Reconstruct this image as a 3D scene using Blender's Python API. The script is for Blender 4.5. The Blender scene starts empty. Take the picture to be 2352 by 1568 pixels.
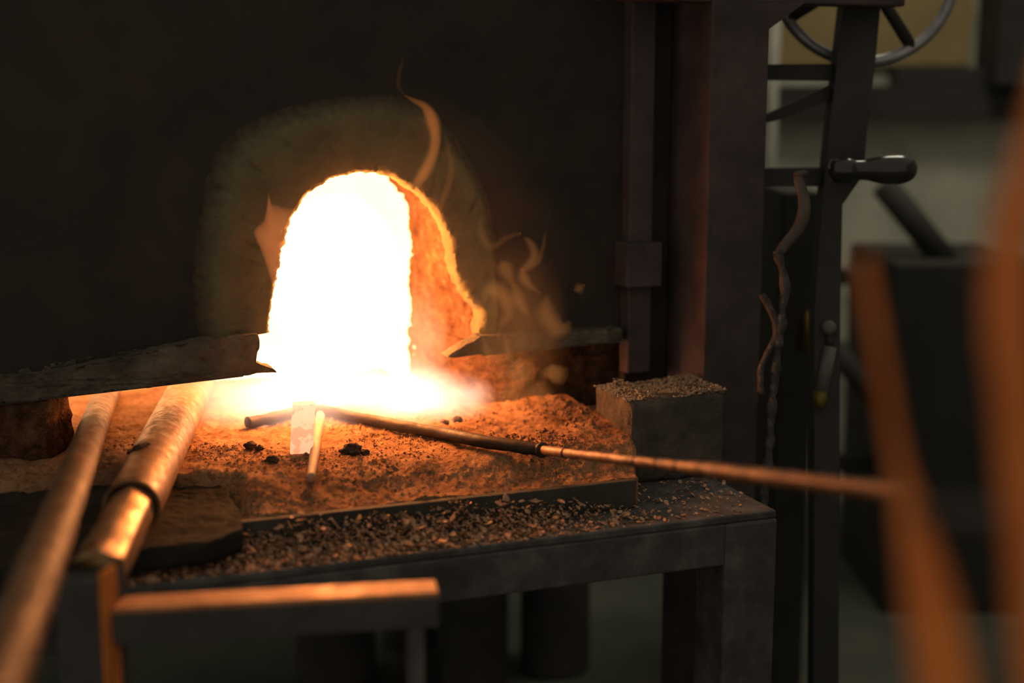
import bpy, bmesh, math, random
from mathutils import Vector, noise, Matrix

random.seed(7)
scene = bpy.context.scene
COL = scene.collection

# ------------------------------------------------------------------ camera, world, exposure
FPX = 3267.0                       # focal length in pixels of the 2352x1568 frame (50 mm on 36 mm)
PITCH = math.radians(10.0)
CAM = Vector((0.0, 0.0, 1.35))
cam_data = bpy.data.cameras.new('camera')
cam = bpy.data.objects.new('camera', cam_data)
COL.objects.link(cam)
cam.location = CAM
cam.rotation_euler = (math.radians(90) - PITCH, 0, 0)
cam_data.sensor_width = 36.0
cam_data.lens = FPX * 36.0 / 2352.0
cam_data.clip_start = 0.05
cam_data.dof.use_dof = True
cam_data.dof.focus_distance = 2.16
cam_data.dof.aperture_fstop = 1.35
scene.camera = cam

world = bpy.data.worlds.new('world')
scene.world = world
world.use_nodes = True
bg = world.node_tree.nodes['Background']
bg.inputs['Color'].default_value = (1.0, 0.90, 0.77, 1)
bg.inputs['Strength'].default_value = 0.27

vs = scene.view_settings
vs.view_transform = 'Standard'
vs.look = 'None'
vs.exposure = 0.0
vs.gamma = 1.0
vs.use_curve_mapping = False
scene.cycles.sample_clamp_indirect = 6.0
scene.cycles.max_bounces = 4
scene.cycles.diffuse_bounces = 3
scene.cycles.glossy_bounces = 2
# unseen ceiling lamp added behind the furnace to brighten wall and background
lamp_d = bpy.data.lights.new('workshop_fill_lamp', 'AREA')
lamp_d.shape = 'DISK'; lamp_d.size = .7; lamp_d.energy = 13.5; lamp_d.color = (1.0, .93, .72)
lamp = bpy.data.objects.new('workshop_fill_lamp', lamp_d)
COL.objects.link(lamp); lamp.location = (1.1, 3.2, 3.0)

# ------------------------------------------------------------------ frames of reference
FWD = Vector((0, math.cos(PITCH), -math.sin(PITCH)))
UPV = Vector((0, math.sin(PITCH), math.cos(PITCH)))
RIGHT = Vector((1, 0, 0))
def ray(px, py):
    return FWD + RIGHT * ((px - 1176) / FPX) + UPV * ((784 - py) / FPX)
def P(px, py, d):
    return CAM + ray(px, py) * d
YAW = math.radians(21.0)
UA = Vector((math.cos(YAW), math.sin(YAW), 0))       # along the furnace front, to the right
WB = Vector((-math.sin(YAW), math.cos(YAW), 0))      # into the furnace
ORG = P(850, 850, 2.3)
ORG0 = Vector((ORG.x, ORG.y, 0))
def L(a, b, z):
    return ORG0 + UA * a + WB * b + Vector((0, 0, z))
def loc(p):
    d = p - ORG0
    return (d.dot(UA), d.dot(WB), p.z)
def pixb(px, py, b):
    r = ray(px, py)
    t = (b - (CAM - ORG0).dot(WB)) / r.dot(WB)
    return CAM + r * t
def pixz(px, py, z):
    r = ray(px, py)
    return CAM + r * ((z - CAM.z) / r.z)
def A(px, py, b):
    return loc(pixb(px, py, b))[0]
def Z(px, py, b):
    return pixb(px, py, b).z

ZH = 0.812      # hearth surface
ZE = 0.782      # hearth front edge
BH = -0.342
ZT = 0.742      # work table top
BT = -0.444

def sstep(x, a, b):
    t = max(0, min(1, (x - a) / (b - a))); return t * t * (3 - 2 * t)

# ------------------------------------------------------------------ material helpers
def new_mat(name):
    m = bpy.data.materials.new(name)
    m.use_nodes = True
    nt = m.node_tree
    for n in list(nt.nodes):
        if n.type != 'OUTPUT_MATERIAL':
            nt.nodes.remove(n)
    out = [n for n in nt.nodes if n.type == 'OUTPUT_MATERIAL'][0]
    return m, nt, out
def nd(nt, kind, **kw):
    n = nt.nodes.new(kind)
    for k, v in kw.items():
        if k in n.inputs:
            n.inputs[k].default_value = v
        else:
            setattr(n, k, v)
    return n
def ramp(nt, stops):
    r = nt.nodes.new('ShaderNodeValToRGB')
    e = r.color_ramp.elements
    while len(e) < len(stops):
        e.new(0.5)
    for el, (p, c) in zip(e, stops):
        el.position = p
        el.color = (c[0], c[1], c[2], 1) if not isinstance(c, (int, float)) else (c, c, c, 1)
    return r
def surf(name, cols, scale=12, rough=0.85, metal=0.0, bump=0.4, bscale=70, dist=0.004, spec=0.3, stretch=(1, 1, 1),
         rvar=0.0):
    """procedural surface: colour noise through a ramp plus fine relief"""
    m, nt, out = new_mat(name)
    tc = nd(nt, 'ShaderNodeTexCoord')
    mp = nd(nt, 'ShaderNodeMapping')
    mp.inputs['Scale'].default_value = stretch
    nt.links.new(tc.outputs['Object'], mp.inputs['Vector'])
    n1 = nd(nt, 'ShaderNodeTexNoise', Scale=scale, Detail=5.0, Roughness=0.62)
    nt.links.new(mp.outputs['Vector'], n1.inputs['Vector'])
    k = len(cols)
    r = ramp(nt, [(0.30 + 0.42 * i / max(1, k - 1), c) for i, c in enumerate(cols)])
    nt.links.new(n1.outputs['Fac'], r.inputs['Fac'])
    b = nd(nt, 'ShaderNodeBsdfPrincipled', Roughness=rough, Metallic=metal)
    b.inputs['Specular IOR Level'].default_value = spec
    nt.links.new(r.outputs['Color'], b.inputs['Base Color'])
    n2 = nd(nt, 'ShaderNodeTexNoise', Scale=bscale, Detail=5.0, Roughness=0.65)
    nt.links.new(mp.outputs['Vector'], n2.inputs['Vector'])
    bp = nd(nt, 'ShaderNodeBump', Strength=bump, Distance=dist)
    nt.links.new(n2.outputs['Fac'], bp.inputs['Height'])
    nt.links.new(bp.outputs['Normal'], b.inputs['Normal'])
    if rvar:
        mr = nd(nt, 'ShaderNodeMapRange')
        mr.inputs['From Min'].default_value = 0.3
        mr.inputs['From Max'].default_value = 0.7
        mr.inputs['To Min'].default_value = max(0.05, rough - rvar)
        mr.inputs['To Max'].default_value = min(1, rough + rvar)
        nt.links.new(n2.outputs['Fac'], mr.inputs['Value'])
        nt.links.new(mr.outputs['Result'], b.inputs['Roughness'])
    nt.links.new(b.outputs['BSDF'], out.inputs['Surface'])
    return m
def flame_mat(name, col, strength):
    m, nt, out = new_mat(name)
    e = nd(nt, 'ShaderNodeEmission', Strength=strength)
    e.inputs['Color'].default_value = (*col, 1)
    nt.links.new(e.outputs['Emission'], out.inputs['Volume'])
    return m

MAT = {}
MAT['plate'] = surf('soot_black_steel', [(.030, .024, .020), (.050, .038, .030), (.062, .046, .034)], 6, .82, .1, .35, 45, .003)
MAT['frame'] = surf('dark_frame_steel', [(.058, .045, .042), (.095, .071, .067), (.125, .098, .092)], 9, .75, .15, .3, 60, .002, rvar=.12)
MAT['collar'] = surf('soot_stained_refractory', [(.10, .085, .046), (.155, .132, .068), (.19, .165, .085)], 9, .95, 0, .6, 55, .004, .1)
def collar_soot():
    m = MAT['collar']; nt = m.node_tree
    b = [n for n in nt.nodes if n.type == 'BSDF_PRINCIPLED'][0]
    src = b.inputs['Base Color'].links[0].from_socket
    at = nd(nt, 'ShaderNodeAttribute', attribute_name='ring')
    n = nd(nt, 'ShaderNodeTexNoise', Scale=30.0, Detail=5.0)
    ad = nd(nt, 'ShaderNodeMath', operation='MULTIPLY_ADD')
    ad.inputs[1].default_value = .25
    nt.links.new(n.outputs['Fac'], ad.inputs[0]); nt.links.new(at.outputs['Fac'], ad.inputs[2])
    r = ramp(nt, [(.02, 0.0), (.34, 1.0)])
    nt.links.new(ad.outputs['Value'], r.inputs['Fac'])
    mx = nd(nt, 'ShaderNodeMixRGB')
    mx.inputs['Color1'].default_value = (.045, .035, .028, 1)
    nt.links.new(r.outputs['Color'], mx.inputs['Fac']); nt.links.new(src, mx.inputs['Color2'])
    nt.links.new(mx.outputs['Color'], b.inputs['Base Color'])
collar_soot()
MAT['rail'] = surf('charred_lip_steel', [(.06, .05, .038), (.12, .10, .07), (.19, .165, .12)], 14, .9, 0, .9, 60, .006, .15)
MAT['lining'] = surf('fired_refractory', [(.065, .026, .011), (.16, .075, .036), (.25, .14, .072)], 48, .95, 0, 1.0, 110, .012, .1)
MAT['brick'] = surf('fire_clay', [(.062, .052, .042), (.105, .087, .068), (.16, .13, .10)], 15, .95, 0, .8, 80, .006, .1)
MAT['table'] = surf('scaled_black_steel', [(.055, .05, .046), (.10, .092, .084), (.18, .165, .148)], 16, .72, .2, .5, 120, .002, .4, rvar=.15)
MAT['edge'] = surf('dusty_steel_edging', [(.045, .04, .032), (.075, .066, .05), (.12, .105, .075)], 10, .85, .1, .4, 90, .002, .3)
MAT['pipe'] = surf('rusted_tube', [(.15, .072, .03), (.27, .14, .06), (.40, .235, .11)], 20, .55, .45, .5, 90, .0015, .5, rvar=.2)
MAT['tube'] = surf('dull_rusty_tube', [(.09, .04, .014), (.16, .075, .028), (.26, .135, .058)], 24, .62, .2, .5, 80, .0015, .4, rvar=.15)
MAT['shank'] = surf('rusty_shank', [(.12, .055, .025), (.24, .11, .05), (.36, .18, .085)], 40, .55, .3, .5, 120, .0012, .5, rvar=.15)
MAT['bar'] = surf('hammered_bar', [(.20, .10, .04), (.42, .24, .11), (.66, .42, .20)], 22, .42, .6, .7, 30, .003, .5, rvar=.2)
MAT['tool'] = surf('forged_rod_steel', [(.026, .017, .012), (.046, .03, .021), (.07, .046, .032)], 30, .6, .4, .5, 120, .0012, .5, rvar=.15)
MAT['stand'] = surf('firelit_stand_steel', [(.42, .17, .06), (.60, .26, .10), (.70, .34, .15)], 18, .6, .3, .4, 80, .0012, .5, rvar=.15)  # firelight on the rail's top face is put into this orange
MAT['darkstand'] = surf('shaded_stand_steel', [(.05, .046, .042), (.075, .07, .062), (.09, .08, .07)], 14, .6, .2, .3, 60, .001, .4)  # dark copy of the stand steel for faces turned from the fire
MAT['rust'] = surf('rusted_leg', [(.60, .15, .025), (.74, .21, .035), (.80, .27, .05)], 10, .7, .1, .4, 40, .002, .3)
MAT['lump'] = surf('clinker', [(.05, .032, .022), (.11, .07, .045), (.18, .11, .07)], 60, .95, 0, .9, 160, .004, .1)
MAT['machine'] = surf('machine_enamel', [(.024, .022, .020), (.036, .033, .029), (.048, .043, .038)], 8, .6, .1, .2, 60, .001, .4)
MAT['rim'] = surf('worn_wheel_steel', [(.20, .20, .20), (.34, .33, .32), (.46, .45, .43)], 20, .38, .7, .15, 90, .001, .5)
MAT['grip'] = surf('polished_black_grip', [(.020, .018, .017), (.028, .025, .022), (.036, .030, .026)], 10, .16, 0, .05, 40, .0005, .6)
MAT['hook'] = surf('worn_hook_steel', [(.06, .045, .035), (.10, .075, .058), (.15, .115, .09)], 30, .5, .4, .5, 100, .0015, .5)
MAT['cable'] = surf('greasy_cable', [(.03, .027, .024), (.055, .05, .045), (.12, .11, .10)], 60, .55, .2, .9, 160, .003, .5)
MAT['palepipe'] = surf('pale_pipe_paint', [(.36, .35, .29), (.44, .43, .36), (.50, .48, .40)], 8, .6, 0, .2, 40, .001)
MAT['lance'] = surf('grey_lance_paint', [(.10, .098, .08), (.14, .135, .11), (.18, .17, .14)], 20, .6, 0, .2, 40, .001)
MAT['brass'] = surf('brass_fitting', [(.15, .10, .025), (.20, .135, .035), (.24, .165, .045)], 30, .45, .6, .2, 60, .001)
MAT['wall'] = surf('stained_plaster', [(.26, .26, .205), (.47, .46, .365), (.60, .58, .465)], 3.2, .95, 0, .4, 30, .004, .1)
MAT['floor'] = surf('oily_concrete', [(.045, .05, .038), (.078, .083, .065), (.11, .11, .086)], 2.6, .9, 0, .4, 40, .003, .15)
MAT['board'] = surf('yellowed_board', [(.22, .165, .075), (.28, .21, .10), (.33, .25, .125)], 2.5, .9, 0, .2, 30, .002, .1)
MAT['cabinet'] = surf('black_cabinet_paint', [(.024, .023, .020), (.034, .032, .028), (.044, .041, .036)], 6, .7, 0, .2, 40, .001, .3)
MAT['cylinder'] = surf('gas_cylinder_paint', [(.060, .055, .050), (.082, .074, .068), (.10, .09, .082)], 7, .6, 0, .2, 40, .001, .3)

def hearth_material():
    m, nt, out = new_mat('burnt_refractory_hearth')
    tc = nd(nt, 'ShaderNodeTexCoord')
    n1 = nd(nt, 'ShaderNodeTexNoise', Scale=14.0, Detail=5.0, Roughness=0.7)
    n2 = nd(nt, 'ShaderNodeTexNoise', Scale=130.0, Detail=5.0, Roughness=0.7)
    n3 = nd(nt, 'ShaderNodeTexNoise', Scale=420.0, Detail=4.0, Roughness=0.6)
    for n in (n1, n2, n3):
        nt.links.new(tc.outputs['Object'], n.inputs['Vector'])
    r1 = ramp(nt, [(.30, (.20, .095, .045)), (.5, (.40, .205, .10)), (.70, (.52, .285, .145))])
    nt.links.new(n1.outputs['Fac'], r1.inputs['Fac'])
    r2 = ramp(nt, [(.36, (.35, .30, .26)), (.52, (1, 1, 1))])
    nt.links.new(n2.outputs['Fac'], r2.inputs['Fac'])
    mx = nd(nt, 'ShaderNodeMixRGB', blend_type='MULTIPLY')
    mx.inputs['Fac'].default_value = 0.7
    nt.links.new(r1.outputs['Color'], mx.inputs['Color1'])
    nt.links.new(r2.outputs['Color'], mx.inputs['Color2'])
    b = nd(nt, 'ShaderNodeBsdfPrincipled', Roughness=.97)
    b.inputs['Specular IOR Level'].default_value = 0.08
    nt.links.new(mx.outputs['Color'], b.inputs['Base Color'])
    ad = nd(nt, 'ShaderNodeMath', operation='ADD')
    nt.links.new(n2.outputs['Fac'], ad.inputs[0])
    nt.links.new(n3.outputs['Fac'], ad.inputs[1])
    bp = nd(nt, 'ShaderNodeBump', Strength=.8, Distance=.004)
    nt.links.new(ad.outputs['Value'], bp.inputs['Height'])
    nt.links.new(bp.outputs['Normal'], b.inputs['Normal'])
    nt.links.new(b.outputs['BSDF'], out.inputs['Surface'])
    return m
MAT['hearth'] = hearth_material()

def chamber_material(c0, c1, strength, name):
    m, nt, out = new_mat(name)
    tc = nd(nt, 'ShaderNodeTexCoord')
    n1 = nd(nt, 'ShaderNodeTexNoise', Scale=4.0, Detail=5.0)
    nt.links.new(tc.outputs['Object'], n1.inputs['Vector'])
    r = ramp(nt, [(.3, c0), (.7, c1)])
    nt.links.new(n1.outputs['Fac'], r.inputs['Fac'])
    e = nd(nt, 'ShaderNodeEmission', Strength=strength)
    nt.links.new(r.outputs['Color'], e.inputs['Color'])
    nt.links.new(e.outputs['Emission'], out.inputs['Surface'])
    return m
MAT['chamber'] = chamber_material((1, .44, .17), (1, .48, .20), 5.2, 'white_hot_lining')
MAT['burner'] = chamber_material((1, .40, .14), (1, .43, .16), 6.5, 'burner_heated_back_wall')

def hot_steel(name, hot, cool, s_hot, s_cool, z0, z1, axis='Z', patches=0.0):
    """steel that glows by its own heat, hottest at the far end, with scale patches"""
    m, nt, out = new_mat(name)
    tc = nd(nt, 'ShaderNodeTexCoord')
    sp = nd(nt, 'ShaderNodeSeparateXYZ')
    nt.links.new(tc.outputs['Object'], sp.inputs['Vector'])
    mr = nd(nt, 'ShaderNodeMapRange')
    mr.inputs['From Min'].default_value = z0
    mr.inputs['From Max'].default_value = z1
    nt.links.new(sp.outputs[axis], mr.inputs['Value'])
    cr = ramp(nt, [(0, cool), (1, hot)])
    nt.links.new(mr.outputs['Result'], cr.inputs['Fac'])
    st = nd(nt, 'ShaderNodeMapRange')
    st.inputs['To Min'].default_value = s_cool
    st.inputs['To Max'].default_value = s_hot
    nt.links.new(mr.outputs['Result'], st.inputs['Value'])
    n = nd(nt, 'ShaderNodeTexNoise', Scale=42.0, Detail=4.0, Roughness=.6)
    nt.links.new(tc.outputs['Object'], n.inputs['Vector'])
    pr = ramp(nt, [(.44, (1.0, 1 - patches * .8, 1 - patches)), (.50, (1, 1, 1))])
    nt.links.new(n.outputs['Fac'], pr.inputs['Fac'])
    mu = nd(nt, 'ShaderNodeMixRGB', blend_type='MULTIPLY')
    mu.inputs['Fac'].default_value = 1.0
    nt.links.new(cr.outputs['Color'], mu.inputs['Color1'])
    nt.links.new(pr.outputs['Color'], mu.inputs['Color2'])
    b = nd(nt, 'ShaderNodeBsdfPrincipled', Roughness=.7)
    b.inputs['Base Color'].default_value = (.30, .20, .13, 1)
    nt.links.new(mu.outputs['Color'], b.inputs['Emission Color'])
    nt.links.new(st.outputs['Result'], b.inputs['Emission Strength'])
    bp = nd(nt, 'ShaderNodeBump', Strength=.5, Distance=.002)
    nt.links.new(n.outputs['Fac'], bp.inputs['Height'])
    nt.links.new(bp.outputs['Normal'], b.inputs['Normal'])
    nt.links.new(b.outputs['BSDF'], out.inputs['Surface'])
    return m

# ------------------------------------------------------------------ object helpers
WLOC = {}
def tag(o, label=None, cat=None, group=None, kind=None):
    if label: o['label'] = label
    if cat: o['category'] = cat
    if group: o['group'] = group
    if kind: o['kind'] = kind
    elif cat: o['kind'] = 'thing'
    return o
def thing(name, at, label, cat, group=None, kind=None):
    o = bpy.data.objects.new(name, None)
    o.empty_display_size = 0.05
    COL.objects.link(o)
    o.location = at
    WLOC[o.name] = Vector(at)
    return tag(o, label, cat, group, kind)
def mk(name, verts, faces, mat, parent=None, smooth=True, origin=None):
    verts = [Vector(v) for v in verts]
    if origin is None:
        lo = Vector((min(v.x for v in verts), min(v.y for v in verts), min(v.z for v in verts)))
        hi = Vector((max(v.x for v in verts), max(v.y for v in verts), max(v.z for v in verts)))
        origin = Vector(((lo.x + hi.x) / 2, (lo.y + hi.y) / 2, lo.z))
    me = bpy.data.meshes.new(name)
    me.from_pydata([v - origin for v in verts], [], faces)
    bm = bmesh.new(); bm.from_mesh(me)
    bmesh.ops.recalc_face_normals(bm, faces=bm.faces)
    bm.to_mesh(me); bm.free()
    if smooth:
        for p in me.polygons: p.use_smooth = True
    me.materials.append(MAT[mat] if isinstance(mat, str) else mat)
    o = bpy.data.objects.new(name, me)
    COL.objects.link(o)
    WLOC[o.name] = origin
    if parent:
        o.parent = parent
        o.location = origin - WLOC[parent.name]
    else:
        o.location = origin
    return o
def bm_out(bm):
    bm.verts.index_update()
    v = [x.co.copy() for x in bm.verts]
    f = [[y.index for y in x.verts] for x in bm.faces]
    bm.free()
    return v, f
def joined(lst):
    V, F = [], []
    for v, f in lst:
        k = len(V); V += list(v); F += [[i + k for i in q] for q in f]
    return V, F
def box_pts(p000, eu, ev, ew, bevel=0.0, seg=2):
    bm = bmesh.new()
    vs_ = []
    for k in (0, 1):
        for j in (0, 1):
            for i in (0, 1):
                vs_.append(bm.verts.new(p000 + eu * i + ev * j + ew * k))
    for f in ((0, 2, 3, 1), (4, 5, 7, 6), (0, 1, 5, 4), (2, 6, 7, 3), (0, 4, 6, 2), (1, 3, 7, 5)):
        bm.faces.new([vs_[i] for i in f])
    if bevel:
        bmesh.ops.bevel(bm, geom=list(bm.edges), offset=bevel, segments=seg, affect='EDGES', profile=0.5)
    return bm_out(bm)
def lbox(a0, a1, b0, b1, z0, z1, bevel=0.002):
    return box_pts(L(a0, b0, z0), UA * (a1 - a0), WB * (b1 - b0), Vector((0, 0, z1 - z0)), bevel)
def fn(p, s, o=0):
    return noise.fractal(p * s + Vector((o, o * 1.7, o * .3)), 1.0, 2.0, 4)
def rough_box(p000, eu, ev, ew, cuts, amp, scale, rnd=0.006, seed=0):
    """box with worn corners and an uneven surface"""
    bm = bmesh.new()
    v, f = box_pts(p000, eu, ev, ew)
    vv = [bm.verts.new(x) for x in v]
    for q in f: bm.faces.new([vv[i] for i in q])
    bmesh.ops.bevel(bm, geom=list(bm.edges), offset=rnd, segments=2, affect='EDGES', profile=.5)
    bmesh.ops.triangulate(bm, faces=bm.faces)
    tgt = min(eu.length, ev.length, ew.length) / cuts
    for _ in range(9):
        es = [e for e in bm.edges if e.calc_length() > tgt * 1.6]
        if not es: break
        bmesh.ops.subdivide_edges(bm, edges=es, cuts=1)
        bmesh.ops.triangulate(bm, faces=[x for x in bm.faces if len(x.verts) > 3])
    bm.normal_update()
    cen = p000 + (eu + ev + ew) * .5
    for x in bm.verts:
        n = (x.co - cen).normalized()
        x.co += n * amp * (fn(x.co, scale, seed) + .6 * fn(x.co, scale * 4, seed + 3))
    return bm_out(bm)
def grid_faces(nr, nc, close_c=False, close_r=False):
    F = []
    for i in range(nr if close_r else nr - 1):
        for j in range(nc if close_c else nc - 1):
            i2, j2 = (i + 1) % nr, (j + 1) % nc
            F.append([i * nc + j, i * nc + j2, i2 * nc + j2, i2 * nc + j])
    return F
def catmull(pts, n):
    """n points on a smooth curve through pts (tuples or Vectors)"""
    pts = [Vector(p) for p in pts]
    out = []
    m = len(pts) - 1
    for k in range(n):
        t = k / (n - 1) * m
        i = min(int(t), m - 1); s = t - i
        p0 = pts[max(i - 1, 0)]; p1 = pts[i]; p2 = pts[i + 1]; p3 = pts[min(i + 2, m)]
        out.append(.5 * ((2 * p1) + (p2 - p0) * s + (2 * p0 - 5 * p1 + 4 * p2 - p3) * s * s + (3 * p1 - p0 - 3 * p2 + p3) * s ** 3))
    return out
def tube(path, radii, n=20, caps=True, sides=None, rough=0.0, rs=40, flat=None, fdir=None, seed=0):
    """tube along path; radii number or list; flat scales the cross-section along fdir"""
    path = [Vector(p) for p in path]
    m = len(path)
    if isinstance(radii, (int, float)): radii = [radii] * m
    t0 = (path[1] - path[0]).normalized()
    ref = Vector((0, 0, 1)) if abs(t0.z) < .9 else Vector((1, 0, 0))
    if fdir is not None: ref = Vector(fdir)
    x = (ref - t0 * ref.dot(t0)).normalized()
    V = []
    for i in range(m):
        t = (path[min(i + 1, m - 1)] - path[max(i - 1, 0)]).normalized()
        if fdir is not None: x = Vector(fdir)
        x = (x - t * x.dot(t)).normalized()
        y = t.cross(x)
        for j in range(n):
            an = 2 * math.pi * j / n
            r = radii[i]
            if sides:
                sec = math.pi / sides
                r = r * math.cos(sec) / math.cos((an % (2 * sec)) - sec) * .6 + r * .4
            p = path[i] + x * (math.cos(an) * r * (flat or 1)) + y * (math.sin(an) * r)
            if rough: p += (p - path[i]).normalized() * rough * fn(p, rs, seed)
            V.append(p)
    F = grid_faces(m, n, close_c=True)
    if caps:
        F.append(list(range(n))[::-1]); F.append([(m - 1) * n + j for j in range(n)])
    return V, F
def line(p, q, n):
    return [p.lerp(q, i / (n - 1)) for i in range(n)]
def slab(poly, ext):
    """polygon (world points on a plane) extruded by ext"""
    n = len(poly)
    V = list(poly) + [p + ext for p in poly]
    F = [list(range(n))[::-1], [n + i for i in range(n)]]
    for i in range(n):
        F.append([i, (i + 1) % n, n + (i + 1) % n, n + i])
    return V, F
def rough_slab(poly, ext, tgt, amp, sc, seed=0):
    """extruded polygon cut into small facets with an uneven, burnt surface"""
    v_, f_ = slab(poly, ext)
    bm = bmesh.new()
    vv = [bm.verts.new(x) for x in v_]
    for q in f_: bm.faces.new([vv[i] for i in q])
    bmesh.ops.triangulate(bm, faces=bm.faces)
    for _ in range(8):
        es = [e for e in bm.edges if e.calc_length() > tgt]
        if not es: break
        bmesh.ops.subdivide_edges(bm, edges=es, cuts=1)
        bmesh.ops.triangulate(bm, faces=[x for x in bm.faces if len(x.verts) > 3])
    n = ext.normalized()
    for x in bm.verts:
        c = x.co.copy()
        x.co += n * (amp * (fn(c, sc, seed) + .6 * fn(c, sc * 3, seed + 2))) + Vector((0, 0, amp * .5 * fn(c, sc * 2, seed + 5)))
    return bm_out(bm)
def lens(outline, b, thick, rings=7):
    """closed lens-shaped body over a star-shaped outline given in pixels at depth b"""
    pts = resample([pixb(x, y, b) for x, y in outline + outline[:1]], 90)[:-1]
    c = sum(pts, Vector()) / len(pts)
    n = len(pts)
    V = []
    for side in (-1, 1):
        for k in range(rings):
            s_ = 1 - k / rings
            h = thick * math.sqrt(max(0, 1 - s_ * s_)) * side
            if k == 0 and side == 1: continue
            V += [c + (p - c) * s_ + WB * h for p in pts]
    V += [c - WB * thick, c + WB * thick]
    F = grid_faces(rings, n, close_c=True)
    off = rings * n
    F += [[q for q in fc] for fc in [[j, (j + 1) % n, off + (j + 1) % n, off + j] for j in range(n)]]
    F += [[off + q for q in fc] for fc in grid_faces(rings - 1, n, close_c=True)]
    F += [[(rings - 1) * n + j, (rings - 1) * n + (j + 1) % n, len(V) - 2] for j in range(n)]
    F += [[off + (rings - 2) * n + j, off + (rings - 2) * n + (j + 1) % n, len(V) - 1] for j in range(n)]
    return V, F
def resample(pts, n):
    d = [0]
    for p, q in zip(pts, pts[1:]): d.append(d[-1] + (Vector(q) - Vector(p)).length)
    out = []; j = 0
    for k in range(n):
        t = d[-1] * k / (n - 1)
        while j < len(pts) - 2 and d[j + 1] < t: j += 1
        s = (t - d[j]) / max(1e-9, d[j + 1] - d[j])
        out.append(Vector(pts[j]).lerp(Vector(pts[j + 1]), s))
    return out
def ellipsoid(c, rx, ry, rz, n=16, rough=0, rs=40, seed=0, ax=None):
    bm = bmesh.new()
    bmesh.ops.create_icosphere(bm, subdivisions=3, radius=1)
    ex, ey, ez = ax or (RIGHT, Vector((0, 1, 0)), Vector((0, 0, 1)))
    for v in bm.verts:
        k = 1 + rough * fn(v.co + c * 3, rs, seed)
        v.co = c + (ex * v.co.x * rx + ey * v.co.y * ry + ez * v.co.z * rz) * k
    return bm_out(bm)

# ------------------------------------------------------------------ setting: floor and walls
def plane_grid(p, eu, ev, nu, nv):
    V = [p + eu * (i / nu) + ev * (j / nv) for j in range(nv + 1) for i in range(nu + 1)]
    return V, grid_faces(nv + 1, nu + 1)
v, f = box_pts(Vector((-4, -1.5, -.1)), Vector((8.5, 0, 0)), Vector((0, 6.6, 0)), Vector((0, 0, .1)))
tag(mk('floor', v, f, 'floor', smooth=False), 'oil-stained grey-green concrete workshop floor', kind='structure')
v, f = box_pts(Vector((-4, 4.6, 0)), Vector((8.5, 0, 0)), Vector((0, .15, 0)), Vector((0, 0, 3.2)))
tag(mk('wall_back', v, f, 'wall', smooth=False), 'stained olive-grey plaster wall behind the furnace', kind='structure')
v, f = box_pts(Vector((3.2, -1.5, 0)), Vector((.15, 0, 0)), Vector((0, 6.1, 0)), Vector((0, 0, 3.2)))
tag(mk('wall_right', v, f, 'wall', smooth=False), 'stained olive-grey plaster wall on the right', kind='structure')

# ------------------------------------------------------------------ the furnace
fur = thing('forge_furnace', L(.05, .4, 0), 'soot-black forge furnace with an arched white-hot mouth', 'furnace')
# silhouette of the mouth, left foot over the crown to the right foot (pixels, on the front plane)
MOUTH = [(620, 764), (622, 720), (627, 690), (635, 650), (641, 622), (645, 600), (650, 575), (660, 545), (668, 515), (680, 490), (690, 468), (705, 452),
         (723, 434), (748, 421), (765, 409), (782, 405), (800, 403), (820, 396), (838, 395), (855, 398), (872, 397), (890, 403), (905, 406), (922, 416), (935, 426), (960, 441),
         (978, 456), (992, 472), (1005, 486), (1014, 504), (1028, 527), (1036, 550), (1040, 575), (1043, 602), (1050, 630), (1060, 652), (1074, 680), (1090, 700), (1108, 716),
         (1109, 735), (1101, 756), (1103, 772)]
COLLAR = [(470, 780), (460, 735), (455, 690), (454, 640), (456, 590), (462, 540), (469, 495), (478, 445), (490, 400), (507, 362), (530, 332), (560, 304), (600, 280), (650, 260),
          (700, 248), (750, 239), (800, 234), (850, 231), (900, 232), (935, 237), (965, 247), (1000, 270), (1030, 300), (1062, 345), (1090, 395), (1110, 440), (1124, 490), (1133, 540),
          (1139, 600), (1142, 660), (1142, 720), (1140, 778)]
NM = 320
mouth3 = resample([pixb(x, y, -.012) for x, y in MOUTH], NM)
coll3 = resample([pixb(x, y, 0) for x, y in COLLAR], NM)
# collar: a worn castable ring around the mouth
PROF = [(-.10, .004), (-.06, -.001), (0, -.002), (.05, -.005), (.10, -.010), (.16, -.015), (.24, -.019), (.35, -.019), (.5, -.018), (.65, -.017), (.78, -.016), (.88, -.014), (.95, -.012), (.985, -.008), (1.0, .0), (1.0, .02), (1.0, .036)]
V = []
NP = len(PROF)
for i in range(NM):
    po, pi = coll3[i], mouth3[i]
    for s, b in PROF:
        p = po.lerp(pi, s)
        a_, b_, z_ = loc(p)
        q = L(a_, b, z_)
        amp = .0012 if s < .9 else .003
        dn = fn(q, 28, 1) + .6 * fn(q, 90, 2)
        pit = max(0, fn(q, 34, 9) - .42) * .02 if .05 < s < .8 else 0
        q += WB * (amp * dn + pit)
        if s > .9:
            q += (po - pi).normalized() * (.0030 * fn(q, 70, 5) + .002 * fn(q, 160, 6))
        V.append(q)
o = mk('arch_collar', V, grid_faces(NM, NP), 'collar', fur)
fa = o.data.attributes.new('ring', 'FLOAT', 'POINT')
for i in range(NM):
    for j, (s_, b_) in enumerate(PROF):
        fa.data[i * NP + j].value = s_
o['label'] = 'soot-stained olive refractory ring around the mouth'
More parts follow.
